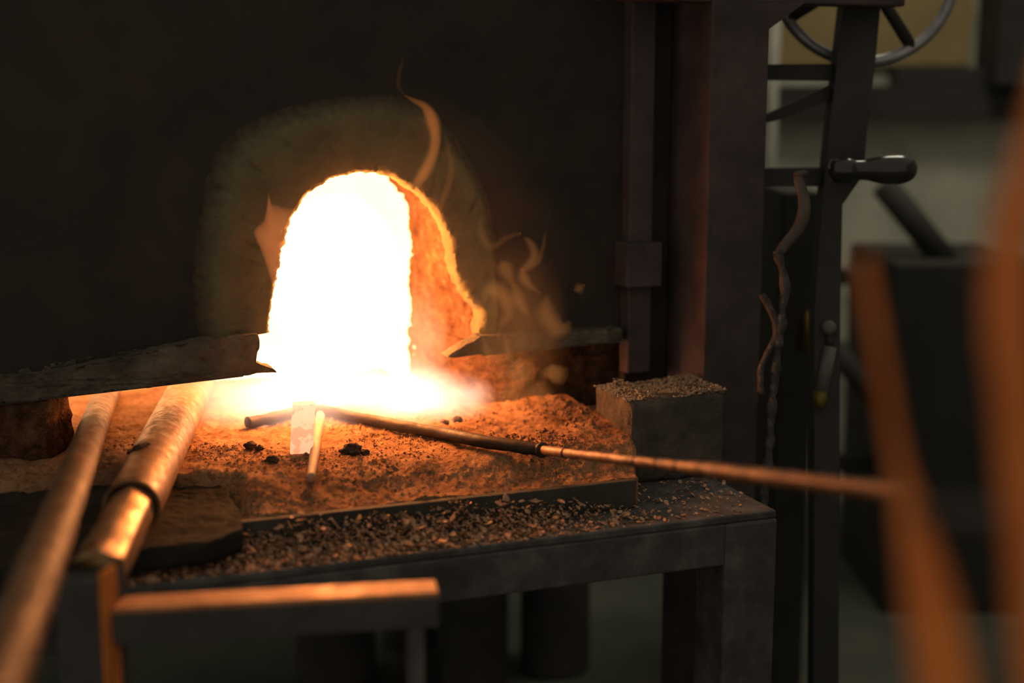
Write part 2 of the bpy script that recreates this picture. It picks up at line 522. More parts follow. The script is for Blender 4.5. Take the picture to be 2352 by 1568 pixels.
# front plate, cut out under the collar
mid = [coll3[i].lerp(mouth3[i], .45) for i in range(0, NM, 4)] + [coll3[-1].lerp(mouth3[-1], .45)]
mid = [L(loc(p)[0], 0.0, loc(p)[2]) for p in mid]
poly = [pixb(-420, 965, 0), pixb(300, 885, 0), pixb(480, 800, 0)] + mid + [pixb(1142, 790, 0), pixb(1440, 765, 0), pixb(1440, -420, 0), pixb(-420, -420, 0)]
v, f = slab(poly, WB * .028)
mk('front_plate', v, f, 'plate', fur, smooth=False)
# bottom rail, burnt away in the middle
def jag(pts, amp, n, seed):
    out = []
    for p in resample(pts, n):
        out.append(p + Vector((0, 0, amp * fn(p, 60, seed))) + UA * (amp * .8 * fn(p, 80, seed + 4)))
    return out
def P0(x, y, b=-.034): return pixb(x, y, b)
left_edge = jag([P0(592, 768), P0(597, 782), P0(595, 800), P0(588, 815), P0(584, 830), P0(600, 838), P0(620, 844), P0(634, 851), P0(637, 855), P0(620, 855)], .0012, 30, 2)
left_bot = jag([P0(600, 856), P0(560, 860), P0(480, 871), P0(400, 882), P0(300, 893), P0(200, 904), P0(100, 915), P0(0, 926), P0(-420, 975)], .0012, 60, 5)
left_top = jag([P0(-420, 900), P0(100, 862), P0(330, 812), P0(400, 795), P0(470, 779), P0(530, 773), P0(585, 768)], .0015, 50, 8)
v, f = rough_slab(left_edge + left_bot + left_top, WB * .034, .008, .0028, 45, 2)
o = mk('lip_rail', v, f, 'rail', fur)
o['label'] = 'charred steel lip left of the mouth with a curled burnt tip'
right_poly = jag([P0(1103, 772), P0(1092, 782), P0(1060, 798), P0(1025, 821), P0(1040, 821), P0(1100, 815), P0(1200, 804), P0(1300, 794), P0(1430, 781)], .001, 50, 12) + \
    jag([P0(1430, 754), P0(1330, 760), P0(1220, 766), P0(1140, 770), P0(1110, 772)], .0012, 30, 15)
v, f = rough_slab(right_poly, WB * .034, .008, .0022, 45, 6)
o = mk('lip_rail', v, f, 'rail', fur)
o['label'] = 'charred steel lip right of the mouth tapering to a spike'
# thin ledge under each rail
def ledge(p, q, depth, name):
    return box_pts(p - Vector((0, 0, .0045)) + WB * .002, q - p, WB * depth, Vector((0, 0, .0045)), .001)
v, f = joined([ledge(P0(-420, 972), P0(0, 924), .06, ''), ledge(P0(0, 924), P0(560, 859), .06, '')])
mk('lip_ledge', v, f, 'rail', fur, smooth=False)
v, f = ledge(P0(1110, 812), P0(1430, 780), .05, '')
mk('lip_ledge', v, f, 'rail', fur, smooth=False)

# refractory lining of the mouth: voussoir blocks from the right foot over the crown
BL = .04
foot = [L(.205, BL, ZH - .03), L(.200, BL, ZH + .02), L(.196, BL, ZH + .06), L(.190, BL, ZH + .10)]
cont = [L(loc(p)[0] + .010 * (1 if i > NM * .5 else -1), BL, loc(p)[2] + .008 * math.sin(math.pi * i / NM) + .05 * sstep(i / NM, .2, .4) * (1 - sstep(i / NM, .60, .70))) for i, p in enumerate(mouth3)]
cont = [c for c in cont if not (loc(c)[0] > 0 and loc(c)[2] < ZH + .13)]
cont = resample(list(reversed(foot))[::-1][:0] + foot + list(reversed(cont)), 360)
NC = len(cont)
# smooth
for _ in range(6):
    cont = [cont[0]] + [(cont[i - 1] + cont[i] * 2 + cont[i + 1]) * .25 for i in range(1, NC - 1)] + [cont[-1]]
lprof = [(.42, .0), (.30, .0), (.22, .0), (.16, .0), (.12, .0)]
lprof += [(.09 - .006 * i, .0) for i in range(9)]
lprof += [(.036 * (1 - math.sin(t)), .036 * (1 - math.cos(t))) for t in [math.pi / 2 * k / 8 for k in range(9)]]
lprof += [(0.0, .036 + .0075 * k) for k in range(1, 26)]
# the foot of the right wall turns round a wider corner
RW = .125
lfoot = [(.42, .0), (.30, .0), (.24, .0), (.20, .0), (.17, .0), (.15, .0), (.135, .0)]
lfoot += [(RW * (1 - math.sin(t)), RW * (1 - math.cos(t))) for t in [math.pi / 2 * k / 26 for k in range(27)]]
lfoot += [(0.0, RW + .0075 * k) for k in range(1, 15)]
AEND = A(946, 620, BL + .21)
zj = [ZH - .03, Z(1010, 781, .1), Z(1000, 612, .1)]
idx = [0]
for zz in zj[1:]:
    idx.append(min(range(NC // 2), key=lambda i: abs(cont[i].z - zz)))
rest = list(range(idx[-1] + 42, NC - 30, 42))
idx += rest + [NC - 1]
for k in range(len(idx) - 1):
    i0, i1 = idx[k], idx[k + 1]
    m_ = i1 - i0 + 1
    V = []
    sub = max(m_, 40)
    pts = resample(cont[i0:i1 + 1], sub)
    for i, c in enumerate(pts):
        t = (pts[min(i + 1, sub - 1)] - pts[max(i - 1, 0)]).normalized()
        nrm = WB.cross(t)
        # outward: away from the mouth centre
        cen = L(.0, BL, 1.0)
        if nrm.dot(c - cen) < 0: nrm = -nrm
        e = min(i, sub - 1 - i)
        groove = .0045 * math.exp(-(e / 1.2) ** 2)
        for off, db in (lfoot if k == 0 else lprof):
            q = c + nrm * off + WB * db
            if loc(c)[0] > 0 and (off < .035 or k == 0):
                kk = sstep(db, .02, .23) * (1 - sstep(c.z, 1.13, 1.20))
                q += UA * ((AEND - loc(c)[0]) * kk)
            d = .0060 * fn(q, 22, 3) + .0035 * fn(q, 75, 7) + .0018 * fn(q, 200, 8)
            if off > .02: q -= WB * (-d - groove)
            else: q += nrm * (d + groove) + WB * d * .3
            V.append(q)
    mk('lining_block', V, grid_faces(sub, len(lfoot if k == 0 else lprof)), 'lining', fur)

# the white-hot chamber behind the lining
CA0, CA1, CB0, CB1, CZ1 = -.47, AEND + .004, .24, .85, 1.42
def part_box(name, mat, *a, bevel=.002):
    v_, f_ = lbox(*a, bevel=bevel)
    return mk(name, v_, f_, mat, fur, smooth=False)
part_box('chamber_back', 'burner', CA0, CA1, CB1, CB1 + .06, ZH - .03, CZ1)
part_box('chamber_side', 'chamber', CA0 - .06, CA0, CB0, CB1, ZH - .03, CZ1)
part_box('chamber_side', 'chamber', CA1, CA1 + .06, CB0 + .015, CB1, ZH - .03, CZ1)
part_box('chamber_roof', 'chamber', CA0 - .06, CA1 + .06, CB0, CB1 + .06, CZ1, CZ1 + .06)
part_box('chamber_floor', 'chamber', CA0 - .06, CA1 + .06, CB0 + .20, CB1 + .06, ZH - .06, ZH - .004)
# outer casing
part_box('casing', 'plate', -1.05, -.95, .03, 1.0, .45, 1.9)
part_box('casing', 'plate', .62, .66, .03, 1.0, .45, 1.9)
part_box('casing', 'plate', -1.05, .66, .95, 1.0, .45, 1.9)
part_box('casing', 'plate', -1.05, .66, .0, 1.0, 1.9, 1.95)
# front plate right of the guide, then the guide channel and the standing corner post
part_box('side_plate', 'plate', A(1440, 400, .006), .66, .006, .03, ZH - .03, 1.9)
PB = -.135
part_box('corner_post', 'frame', A(1622, 600, PB), A(1752, 600, PB), PB, .0, 0, 1.9, bevel=.003)
part_box('door_guide', 'frame', A(1446, 500, -.03), A(1500, 500, -.03), -.03, .004, ZH + .06, 1.9, bevel=.003)
part_box('guide_bracket', 'frame', A(1440, 600, -.05), A(1522, 600, -.05), -.05, .004, Z(1480, 660, -.05), Z(1480, 558, -.05), bevel=.003)
part_box('top_beam', 'frame', A(1400, 0, PB), A(2080, 0, PB), PB, PB + .06, Z(1850, 9, PB), Z(1850, 9, PB) + .12, bevel=.003)
# corner gusset under the top beam
g = [pixb(1752, 5, PB), pixb(1850, 5, PB), pixb(1800, 42, PB), pixb(1768, 66, PB), pixb(1752, 90, PB)]
v, f = slab(g, WB * .01)
mk('gusset', v, f, 'frame', fur, smooth=False)

# ------------------------------------------------------------------ hearth slab
HA0, HA1 = -.80, .345
def hearth_z(a, b):
    p = Vector((a, b, 0))
    z = ZH
    right = sstep(a, -.30, -.235)
    # right part slopes gently to the edging, left part breaks off early into a steep front
    z -= right * .030 * sstep(-b, .225, .340)
    fr = .135 + .05 * sstep(a, -.40, -.30) + .018 * fn(p, 9, 4)
    z -= (1 - right) * .058 * sstep(-b, fr, fr + .045)
    # rubble mound towards the right block
    z += .018 * sstep(a, .20, .33) * sstep(b, -.27, -.15)
    inside = 1 - .6 * sstep(b, .10, .22)
    z += inside * (.0050 * fn(p, 9, 1) + .0040 * fn(p, 30, 2) + .0028 * max(0, fn(p, 75, 3) + .1) + .0013 * fn(p, 220, 5))
    # crust of crumbs
    rub = max(0, fn(p, 7, 11) + .05) * inside
    z += .008 * rub * max(0, fn(p, 110, 12))
    return z
na, nb = 420, 230
V = []
for j in range(nb + 1):
    b = BH + (.47 - BH) * j / nb
    ha1 = .316 + .04 * sstep(b, BH, -.24)
    for i in range(na + 1):
        a = HA0 + (ha1 - HA0) * i / na
        V.append(L(a, b, hearth_z(a, b)))
F = grid_faces(nb + 1, na + 1)
# skirt down to the table
base = len(V)
ring = [i for i in range(na + 1)] + [j * (na + 1) + na for j in range(1, nb + 1)] + [nb * (na + 1) + i for i in range(na - 1, -1, -1)] + [j * (na + 1) for j in range(nb - 1, 0, -1)]
for r_ in ring:
    q = V[r_]; V.append(Vector((q.x, q.y, ZT)))
for k in range(len(ring)):
    k2 = (k + 1) % len(ring)
    F.append([ring[k], ring[k2], base + k2, base + k])
F.append([base + k for k in range(len(ring))])
o = mk('hearth_slab', V, F, 'hearth')
tag(o, 'crumbling refractory hearth slab in front of the glowing mouth', 'hearth')
for p in o.data.polygons:
    if p.index >= na * nb: p.use_smooth = False

# dark-coloured slab over the front of the hearth's broken left corner
ap = [(-260, 1128), (-60, 1118), (100, 1112), (250, 1118), (330, 1100), (410, 1086), (470, 1094), (520, 1120), (548, 1155), (560, 1192), (480, 1222), (240, 1250), (0, 1276), (-260, 1300)]
ap = resample([pixz(x, y, .797) for x, y in ap + ap[:1]], 90)[:-1]
ap = [p + Vector((fn(p, 60, 1), fn(p, 60, 2), 0)) * .004 for p in ap]
ap = [Vector((p.x, p.y, .797 - .012 * sstep(-loc(p)[1], .20, .36))) for p in ap]
v, f = rough_slab(ap, Vector((0, 0, -.030)), .010, .0025, 35, 4)
MAT['apron'] = surf('dark_clay', [(.018, .017, .013), (.034, .031, .024), (.058, .051, .038)], 14, .95, 0, .8, 80, .005, .1)
o = mk('hearth_apron', v, f, 'apron')
tag(o, 'dark clay apron below the tubes at the left front of the hearth', 'apron')

# ------------------------------------------------------------------ work table carrying the furnace
TA1 = .493
tab = thing('work_table', L(-.1, -.1, 0), 'scale-covered black steel table with square legs under the furnace', 'table')
def tbox(name, *a, bevel=.003, mat='table'):
    v_, f_ = lbox(*a, bevel=bevel)
    return mk(name, v_, f_, mat, tab, smooth=False)
tbox('table_top', -1.05, TA1, BT, .95, ZT - .012, ZT)
LZ = ZT - .074
tbox('front_beam', -1.05, TA1 - .085, BT - .002, BT + .07, LZ, ZT - .012)
tbox('rear_beam', -1.05, TA1, .88, .95, LZ, ZT - .012)
la = A(1662, 1400, BT - .004)
tbox('leg', la, TA1, BT - .004, BT + .085, 0, ZT - .012, bevel=.004)
tbox('leg', -1.05, -.97, BT - .004, BT + .085, 0, ZT - .012, bevel=.004)
tbox('leg', la, TA1, .86, .95, 0, ZT - .012, bevel=.004)
tbox('leg', -1.05, -.97, .86, .95, 0, ZT - .012, bevel=.004)
# steel edging that holds the hearth
e0, e1 = A(478, 1250, BH - .016), A(1462, 1110, BH - .016)
v, f = lbox(e0, e1, BH - .016, BH - .002, ZT, ZE + .002, bevel=.0015)
o = mk('hearth_edging', v, f, 'edge', smooth=False)
tag(o, 'dusty flat steel edging along the front of the hearth', 'edging')
v, f = joined([lbox(-1.0, e0 - .004, BH - .010, BH - .002, ZT, ZE - .008, bevel=.0015), lbox(e0 - .055, e0 - .004, BH - .024, BH - .010, ZT, ZE - .006, bevel=.0015)])
o = mk('edging_strip', v, f, 'edge', smooth=False)
tag(o, 'lower soot-dark edging strip at the left, behind the slanting tubes', 'edging')

# ------------------------------------------------------------------ refractory blocks
ba0 = A(1448, 1010, -.24)
ba1 = A(1664, 1000, -.24)
bz1 = Z(1500, 917, -.24)
v, f = rough_box(L(ba0, -.24, ZT), UA * (ba1 - ba0), WB * .14, Vector((0, 0, bz1 - ZT)), 14, .0045, 26, .008, 3)
o = mk('fire_brick', v, f, 'brick')
tag(o, 'dark refractory block with a crumbling top at the right end of the hearth', 'brick')
# block left under the lip
c = pixz(60, 1052, ZH)
rot = Matrix.Rotation(math.radians(-30), 3, 'Z')
eu, ev = rot @ UA, rot @ WB
p_front = pixz(112, 1056, ZH)
v, f = rough_box(p_front - eu * .22 + Vector((0, 0, -.008)), eu * .22, ev * .09, Vector((0, 0, .10)), 12, .005, 24, .014, 5)
o = mk('fire_brick', v, f, 'lining')
tag(o, 'broken refractory block under the lip at the far left, its edge glowing', 'brick')

# ------------------------------------------------------------------ tubes and bars coming out of the fire
def wobble(pts, amp, s, seed):
    return [p + Vector((fn(p, s, seed), fn(p, s, seed + 5), fn(p, s, seed + 9))) * amp for p in pts]
pa, pb = P(252, 885, 2.56), P(18, 1500, 1.10)
pend = pa + (pb - pa) * 1.22
v, f = tube(line(pa, pend, 200), .0215, 28, rough=.0006, rs=30)
o = mk('steel_tube', v, f, 'tube')
tag(o, 'long rusty round tube slanting from under the lip past the lower left corner', 'tube')

pa, pb = P(446, 878, 2.52), P(302, 1166, 1.80)
dr = (pb - pa)
sl = thing('sleeved_bar', pb - Vector((0, 0, .03)), 'thick steel sleeve with a narrower hammered bar sticking out of it', 'bar')
Rr = .0365
NS = 160
path = line(pa, pb, NS)
n_ = 32
outv, outf = tube(path, Rr, n_, caps=False, rough=.0008, rs=30, seed=3)
inv, _ = tube(path, Rr - .005, n_, caps=False)
V = outv + inv
F = list(outf)
off = len(outv)
F += [[q + off for q in reversed(fc)] for fc in outf]
last = (NS - 1) * n_
for j in range(n_):
    F.append([last + j, last + (j + 1) % n_, off + last + (j + 1) % n_, off + last + j])
    F.append([j, off + j, off + (j + 1) % n_, (j + 1) % n_])
o = mk('sleeve', V, F, 'pipe', sl)
# notch weld beads on the sleeve
q0 = pa.lerp(pb, .70)
xd = Vector((0, 0, 1)).cross(dr.normalized()).normalized()
yd = dr.normalized().cross(xd)
if yd.z < 0: yd = -yd
vv = []
for k, (s_, an, r_) in enumerate([(.765, .75, .006), (.772, .62, .006), (.768, .42, .008), (.776, .30, .009), (.770, .18, .007), (.762, .12, .006)]):
    q = pa.lerp(pb, s_) + (yd * math.cos(an) - xd * math.sin(an)) * (Rr - .001)
    vv.append(ellipsoid(q, r_, r_, r_ * .6, rough=.3, rs=80, seed=k))
v, f = joined(vv)
mk('weld_seam', v, f, 'lump', sl)
bend = pa + dr * 1.345
v, f = tube(line(pa.lerp(pb, .6), bend, 50), .0300, 36, sides=6, rough=.0016, rs=30, seed=8)
for k in range(49 * 36, 50 * 36):                     # the bar is cut off at a slant
    v[k] = v[k] + dr.normalized() * ((v[k] - bend).dot(yd) - .03) * .9
mk('hex_bar', v, f, 'bar', sl)

# ------------------------------------------------------------------ rest stand in the foreground left
ZS = .800
s0, s1 = pixz(232, 1371, ZS), pixz(1000, 1331, ZS)
ux = (s1 - s0).normalized(); uy = Vector((-ux.y, ux.x, 0))
st = thing('bar_rest', Vector((s0.x, s0.y, 0)), 'low steel stand with a flat top rail lit orange', 'stand')
s0b = pixz(236, 1404, ZS)
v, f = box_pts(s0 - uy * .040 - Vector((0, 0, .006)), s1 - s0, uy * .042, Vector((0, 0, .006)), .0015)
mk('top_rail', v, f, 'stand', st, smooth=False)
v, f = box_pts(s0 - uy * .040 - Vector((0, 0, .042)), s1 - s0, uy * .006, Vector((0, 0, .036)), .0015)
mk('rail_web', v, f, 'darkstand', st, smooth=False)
db_ = (bend - CAM).dot(FWD)
pr = P(226, 1338, db_ - .035)
rz = Matrix.Rotation(math.radians(-16), 3, 'Z')
ex, ey = rz @ RIGHT, rz @ Vector((0, 1, 0))
v, f = box_pts(Vector((pr.x, pr.y, 0)) - ex * .055, ex * .055, ey * .055, Vector((0, 0, pr.z)), .003)
mk('post', v, f, 'darkstand', st, smooth=False)
v, f = box_pts(Vector((pr.x, pr.y, 0)) - ex * .15 - ey * .10, ex * .25, ey * .25, Vector((0, 0, .012)), .002)
mk('foot_plate', v, f, 'darkstand', st, smooth=False)
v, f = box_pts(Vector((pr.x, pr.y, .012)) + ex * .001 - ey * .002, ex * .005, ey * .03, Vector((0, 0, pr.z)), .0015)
mk('lit_edge_strip', v, f, 'rust', st, smooth=False)  # rust-coloured strip standing in for the post's firelit edge
sr = s0.lerp(s1, .93) - uy * .03
v, f = tube([Vector((sr.x, sr.y, 0)), Vector((sr.x, sr.y, ZS - .04))], .010, 14)
mk('support_rod', v, f, 'darkstand', st)

# ------------------------------------------------------------------ bent poker rod
zr = ZH + .012
rp = [pixz(568, 971, zr), pixz(615, 962, zr), pixz(668, 949, zr), pixz(715, 941, zr), pixz(760, 946, zr), pixz(830, 961, zr), pixz(920, 978, zr), pixz(1010, 994, zr), pixz(1110, 1013, zr + .004), P(1245, 1033, 2.10)]
rend = P(2075, 1133, 1.33)
pk = thing('poker_rod', rp[9], 'long dark bent poker resting on the hearth and running to the right', 'poker')
p1 = catmull(rp, 80)
v, f = tube(p1, [.0098] * 80, 18, rough=.0012, rs=70)
mk('bent_end', v, f, 'tool', pk)
p2 = line(rp[9], rend, 80)
rad = []
for i in range(80):
    t = i / 79
    rad.append(.0070 + .0022 * sstep(t, .47, .60))
v, f = tube(p2, rad, 18, rough=.0009, rs=60, seed=4)
mk('shank', v, f, 'shank', pk)
def bead(p, d, r, w_):
    return tube([p - d * w_, p - d * w_ * .6, p, p + d * w_ * .6, p + d * w_], [r * .85, r, r * 1.12, r, r * .85], 18)
dd = (rend - rp[9]).normalized()
v, f = bead(rp[9], dd, .0108, .005); mk('ferrule', v, f, 'tool', pk)
q = rp[9].lerp(rend, .825)
v, f = tube([q - Vector((0, 0, .014)), q + Vector((0, 0, .006))], [.003, .005], 10); mk('catch', v, f, 'tool', pk)
for k, t in enumerate((.10, .36, .43, .49, .56, .66)):
    q = rp[9].lerp(rend, t)
    v, f = bead(q, dd, .0074 + .001 * (t > .5), .003); mk('knuckle', v, f, 'tool', pk)

# ------------------------------------------------------------------ hot billet and hot thin rod
MAT['billet'] = hot_steel('glowing_billet', (1.0, .58, .33), (1.0, .50, .26), 1.35, 1.0, 0, .07, 'Z', .40)
bb = pixz(666, 1044, ZH + .002)
rz = Matrix.Rotation(math.radians(6), 3, 'Z')
ex, ey = rz @ RIGHT, rz @ Vector((0, 1, 0))
lean = Vector((.003, .016, .0725))
v, f = rough_box(bb + ex * .0, ex * .0335, ey * .026, lean, 14, .0008, 60, .0022, 2)
o = mk('hot_billet', v, f, 'billet')
tag(o, 'short glowing steel billet standing on the hearth before the bent poker', 'billet')
ra, rb_ = pixz(714, 1098, ZH + .006), pixz(752, 850, ZH + .008)
MAT['hotrod'] = hot_steel('glowing_rod', (1.0, .55, .25), (.9, .30, .10), 1.8, .05, .22, .6, 'Y', .2)
org = ra.copy()
v, f = tube(line(ra, rb_, 60), [.0056 + .0018 * math.sin(min(1, i / 12) * math.pi / 2) for i in range(60)], 14, rough=.0008, rs=60)
o = mk('hot_rod', v, f, 'hotrod', origin=org)
tag(o, 'thin rod lying into the fire, white hot at its far end', 'rod')

# ------------------------------------------------------------------ clinker lumps on the hearth
LUMPS = [(626, 1062, 13, 'small dark clinker lump left below the glowing billet'),
         (575, 1034, 12, 'flat clinker crumb below the left tip of the poker'),
         (596, 1040, 9, 'tiny clinker crumb beside the left tip of the poker'),
         (702, 1038, 12, 'dark clinker lump at the foot of the glowing billet'),
         (808, 1043, 22, 'largest clinker lump, right of the thin hot rod'),
         (838, 1040, 11, 'clinker crumb touching the largest lump on its right'),
         (1022, 975, 10, 'clinker crumb behind the poker near the right wall'),
         (1050, 968, 12, 'dark clinker lump at the foot of the right wall')]
for k, (x, y, r_, lab) in enumerate(LUMPS):
    s_ = r_ / 1530.0
    c = pixz(x, y, ZH)
    a_, b_, _ = loc(c)
    c.z = hearth_z(a_, b_) + s_ * .45
    v, f = ellipsoid(c, s_ * 1.1, s_ * .95, s_ * .72, rough=.42, rs=1.6, seed=k * 3)
    o = mk('clinker', v, f, 'lump')
    tag(o, lab, 'clinker', 'clinker lumps on the hearth')

# loose crumbs: nobody could count them
def grain(p, s, rnd):
    vs_ = []
    for d in (Vector((1, 0, 0)), Vector((-1, 0, 0)), Vector((0, 1, 0)), Vector((0, -1, 0)), Vector((0, 0, 1)), Vector((0, 0, -1))):
        vs_.append(p + d * s * rnd.uniform(.5, 1.2) * (1 if abs(d.z) < .5 else .7))
    return vs_, [[0, 2, 4], [2, 1, 4], [1, 3, 4], [3, 0, 4], [2, 0, 5], [1, 2, 5], [3, 1, 5], [0, 3, 5]]
rnd = random.Random(3)
lst = []
for _ in range(14000):
    a = rnd.uniform(-.62, .34); b = rnd.uniform(-.335, .06)
    p = Vector((a, b, 0))
    if fn(p, 7, 11) + .25 * (a > .15 and b > -.2) + .18 * (abs(a + .2) < .12 and b < -.13) < rnd.uniform(-.15, .55): continue
    s_ = .0008 + .0026 * rnd.random() ** 3
    if a > .16 and b > -.23: s_ *= 1.7
    lst.append(grain(L(a, b, hearth_z(a, b) + s_ * .3), s_, rnd))
v, f = joined(lst)
o = mk('hearth_crumbs', v, f, 'hearth', smooth=False)
tag(o, 'loose refractory crumbs scattered over the hearth', 'crumbs', kind='stuff')
lst = []
for _ in range(2600):
    a = rnd.uniform(ba0 - .005, ba1 + .012); b = rnd.uniform(-.238, -.11)
    s_ = .0012 + .003 * rnd.random() ** 2
    h = .008 * sstep(a, ba0 + .07, ba1 - .01) + .010 * math.exp(-((a - ba0 - .035) / .012) ** 2)
    lst.append(grain(L(min(a, ba1), b, bz1 + rnd.random() * h), s_, rnd))
MAT['grit'] = surf('pale_grit', [(.16, .14, .10), (.27, .23, .165), (.36, .31, .22)], 90, .95, 0, .3, 200, .001, .1)
v, f = joined(lst)
o = mk('brick_grit', v, f, 'grit', smooth=False)
tag(o, 'crumbled grit heaped on top of the right refractory block', 'grit', kind='stuff')

# ------------------------------------------------------------------ mill scale flakes on the table ledge
MAT['flake'] = surf('mill_scale', [(.17, .085, .042), (.52, .285, .15), (.82, .50, .29)], 110, .7, .1, .3, 200, .001, .4)
def flake(p, s, rnd, n=5):
    up = Vector((rnd.gauss(0, .55), rnd.gauss(0, .55), 1)).normalized()
    x = up.cross(Vector((rnd.random(), rnd.random(), .1))).normalized(); y = up.cross(x)
    th = s * .06
    top = []; a0 = rnd.random() * 6
    for k in range(n):
        an = a0 + 2 * math.pi * k / n
        r_ = s * rnd.uniform(.55, 1.15)
        top.append(p + x * math.cos(an) * r_ + y * math.sin(an) * r_ * .75 + up * (th + s * .15 * rnd.random()))
    bot = [q - up * th * 2 for q in top]
    V = top + bot
    F = [list(range(n)), [n + k for k in reversed(range(n))]] + [[k, n + k, n + (k + 1) % n, (k + 1) % n] for k in range(n)]
    return V, F
def ledge_h(a, b):
    """height of the heap of flakes over the table ledge"""
    p = Vector((a, b, 0))
    d = sstep(a, -.48, -.30) * (1 - .85 * sstep(a, .05, .34))
    across = sstep(b, BT + .004, BT + .04)
    return d * across * (.008 + .028 * sstep(b, BT + .03, BH - .02)) * (1 + .5 * fn(p, 20, 2))
lst = []
for _ in range(11000):
    a = rnd.uniform(-.60, .49); b = rnd.uniform(BT + .002, BH - .017)
    dens = sstep(a, -.50, -.40) * (1 - .86 * sstep(a, .02, .30))
    if a > e1 + .01: b = rnd.uniform(BT + .002, -.25)
    if rnd.random() > dens * (.35 + .65 * sstep(b, BT, BT + .03)) + .02: continue
    s_ = .0014 + .0042 * rnd.random() ** 2.2
    lst.append(flake(L(a, b, ZT + s_ * .3 + ledge_h(a, b) * rnd.random()), s_, rnd))
v, f = joined(lst)
o = mk('scale_flakes', v, f, 'flake', smooth=False)
tag(o, 'carpet of small mill scale flakes on the table ledge', 'scale', kind='stuff')
for k in range(90):
    a = -.42 + .80 * rnd.random() ** 1.25; b = rnd.uniform(BT + .008, BH - .024)
    s_ = rnd.uniform(.0055, .0095)
    v, f = flake(L(a, b, ZT + s_ * .35 + ledge_h(a, b)), s_, rnd, 6)
    o = mk('scale_flake', v, f, 'flake', smooth=False)
    tag(o, 'larger curled flake of mill scale on the table ledge', 'flake', 'larger scale flakes on the table ledge')

# ------------------------------------------------------------------ machine on the right: lever press with handwheel
DM = 2.45
mach = thing('lever_press', Vector((P(1920, 900, DM).x, P(1920, 900, DM).y, 0)), 'dark lever press with a handwheel and black grip beside the furnace', 'press')
def strip(pts, d, thick, name, mat, parent, depth=None):
    """flat bar whose outline is given at distance d, with real thickness"""
    v_, f_ = slab([P(x, y, d) for x, y in pts], Vector((0, thick, 0)))
    return mk(name, v_, f_, mat, parent, smooth=False)
strip([(1938, -160), (2030, -160), (2022, 20), (2010, 150), (1992, 290), (1984, 400), (1935, 470), (1930, 700), (1926, 1640), (1868, 1640), (1872, 700), (1892, 430), (1905, 300), (1922, 150), (1938, 10)], DM, .05, 'upright', 'machine', mach)
strip([(1730, 148), (1930, 146), (1930, 186), (1730, 184)], DM + .03, .04, 'crossbar', 'machine', mach)
strip([(1730, 268), (1766, 262), (1925, 188), (1925, 222), (1800, 272), (1770, 280), (1730, 290)], DM + .03, .03, 'brace', 'machine', mach)
strip([(1730, 388), (1900, 386), (1900, 428), (1730, 428)], DM + .03, .04, 'crossbar', 'machine', mach)
wc = P(1985, -66, DM + .10)
R0 = 208 * (DM + .10) / FPX
ring = [wc + (RIGHT * math.cos(t) + UPV * math.sin(t)) * R0 for t in [2 * math.pi * k / 72 for k in range(73)]]
wh = mk('handwheel', *tube(ring, .0105, 16, caps=False), 'rim', mach)
for k in range(4):
    t = math.radians(-58 + 90 * k)
    v, f = tube([wc, wc + (RIGHT * math.cos(t) + UPV * math.sin(t)) * R0], .011, 12)
    mk('spoke', v, f, 'machine', wh)
v, f = tube([wc - FWD * .12, wc + FWD * .05], .022, 18)
mk('spindle', v, f, 'machine', wh)
gc = P(2052, 387, DM - .06)
sc_ = (DM - .06) / FPX
prof = [(1905, 15), (1912, 26), (1930, 30), (1950, 30), (1962, 25), (1985, 24), (2000, 27), (2015, 31), (2035, 34), (2055, 35), (2072, 34), (2086, 30), (2096, 24), (2103, 15), (2106, 6), (2107, 1)]
path = [P(x, 391 - 4 * (x - 1905) / 200, DM - .06) for x, r_ in prof]
sm = catmull([(p.x, p.y, p.z) for p in path], 60)
rs_ = [v_.x for v_ in catmull([(r_ * sc_, 0, 0) for x, r_ in prof], 60)]
lev = mk('grip', *tube(sm, rs_, 28), 'grip', mach)
lev['label'] = 'polished black bulbous grip with orange reflections'

# curved hook and hanging cable
HD = 2.30
hp = catmull([P(1832, 404, HD), P(1838, 425, HD), P(1846, 455, HD), P(1847, 485, HD), P(1838, 515, HD), P(1822, 540, HD), P(1803, 562, HD), P(1790, 580, HD)], 50)
hk = thing('hanging_hook', P(1790, 590, HD), 'curved steel hook with an orange-lit edge, hanging over the cable', 'hook')
v, f = tube(hp, [.011 - .003 * abs(i - 25) / 25 for i in range(50)], 16, flat=.45, fdir=FWD, rough=.0006)
mk('hook_bar', v, f, 'hook', hk)
v, f = tube([P(1826, 401, HD), P(1852, 399, HD + .01)], .006, 12)
mk('pin', v, f, 'hook', hk)
cp = [P(1785, 575, HD), P(1795, 610, HD), P(1803, 660, HD), P(1797, 700, HD), P(1794, 740, HD), P(1787, 790, HD), P(1783, 830, HD), P(1778, 880, HD), P(1774, 910, HD), P(1771, 960, HD), P(1767, 1030, HD), P(1761, 1080, HD), P(1756, 1130, HD), P(1752, 1200, HD), P(1750, 1400, HD)]
cpt = catmull(cp, 140)
v, f = tube(cpt, [.0075 * (1 + .28 * math.sin(i * .42) * math.sin(i * .13)) for i in range(140)], 14, rough=.0022, rs=60)
cb = mk('hanging_cable', v, f, 'cable')
tag(cb, 'greasy twisted cable hanging beside the furnace corner post', 'cable')
cp = [P(1750, 676, HD), P(1764, 700, HD), P(1778, 730, HD), P(1784, 765, HD), P(1775, 790, HD), P(1760, 815, HD), P(1748, 850, HD), P(1748, 890, HD), P(1753, 905, HD)]
v, f = tube(catmull(cp, 70), .006, 12, rough=.0016, rs=70)
o = mk('hose_loop', v, f, 'cable')
tag(o, 'short loop of hose bulging between corner post and hanging cable', 'hose')

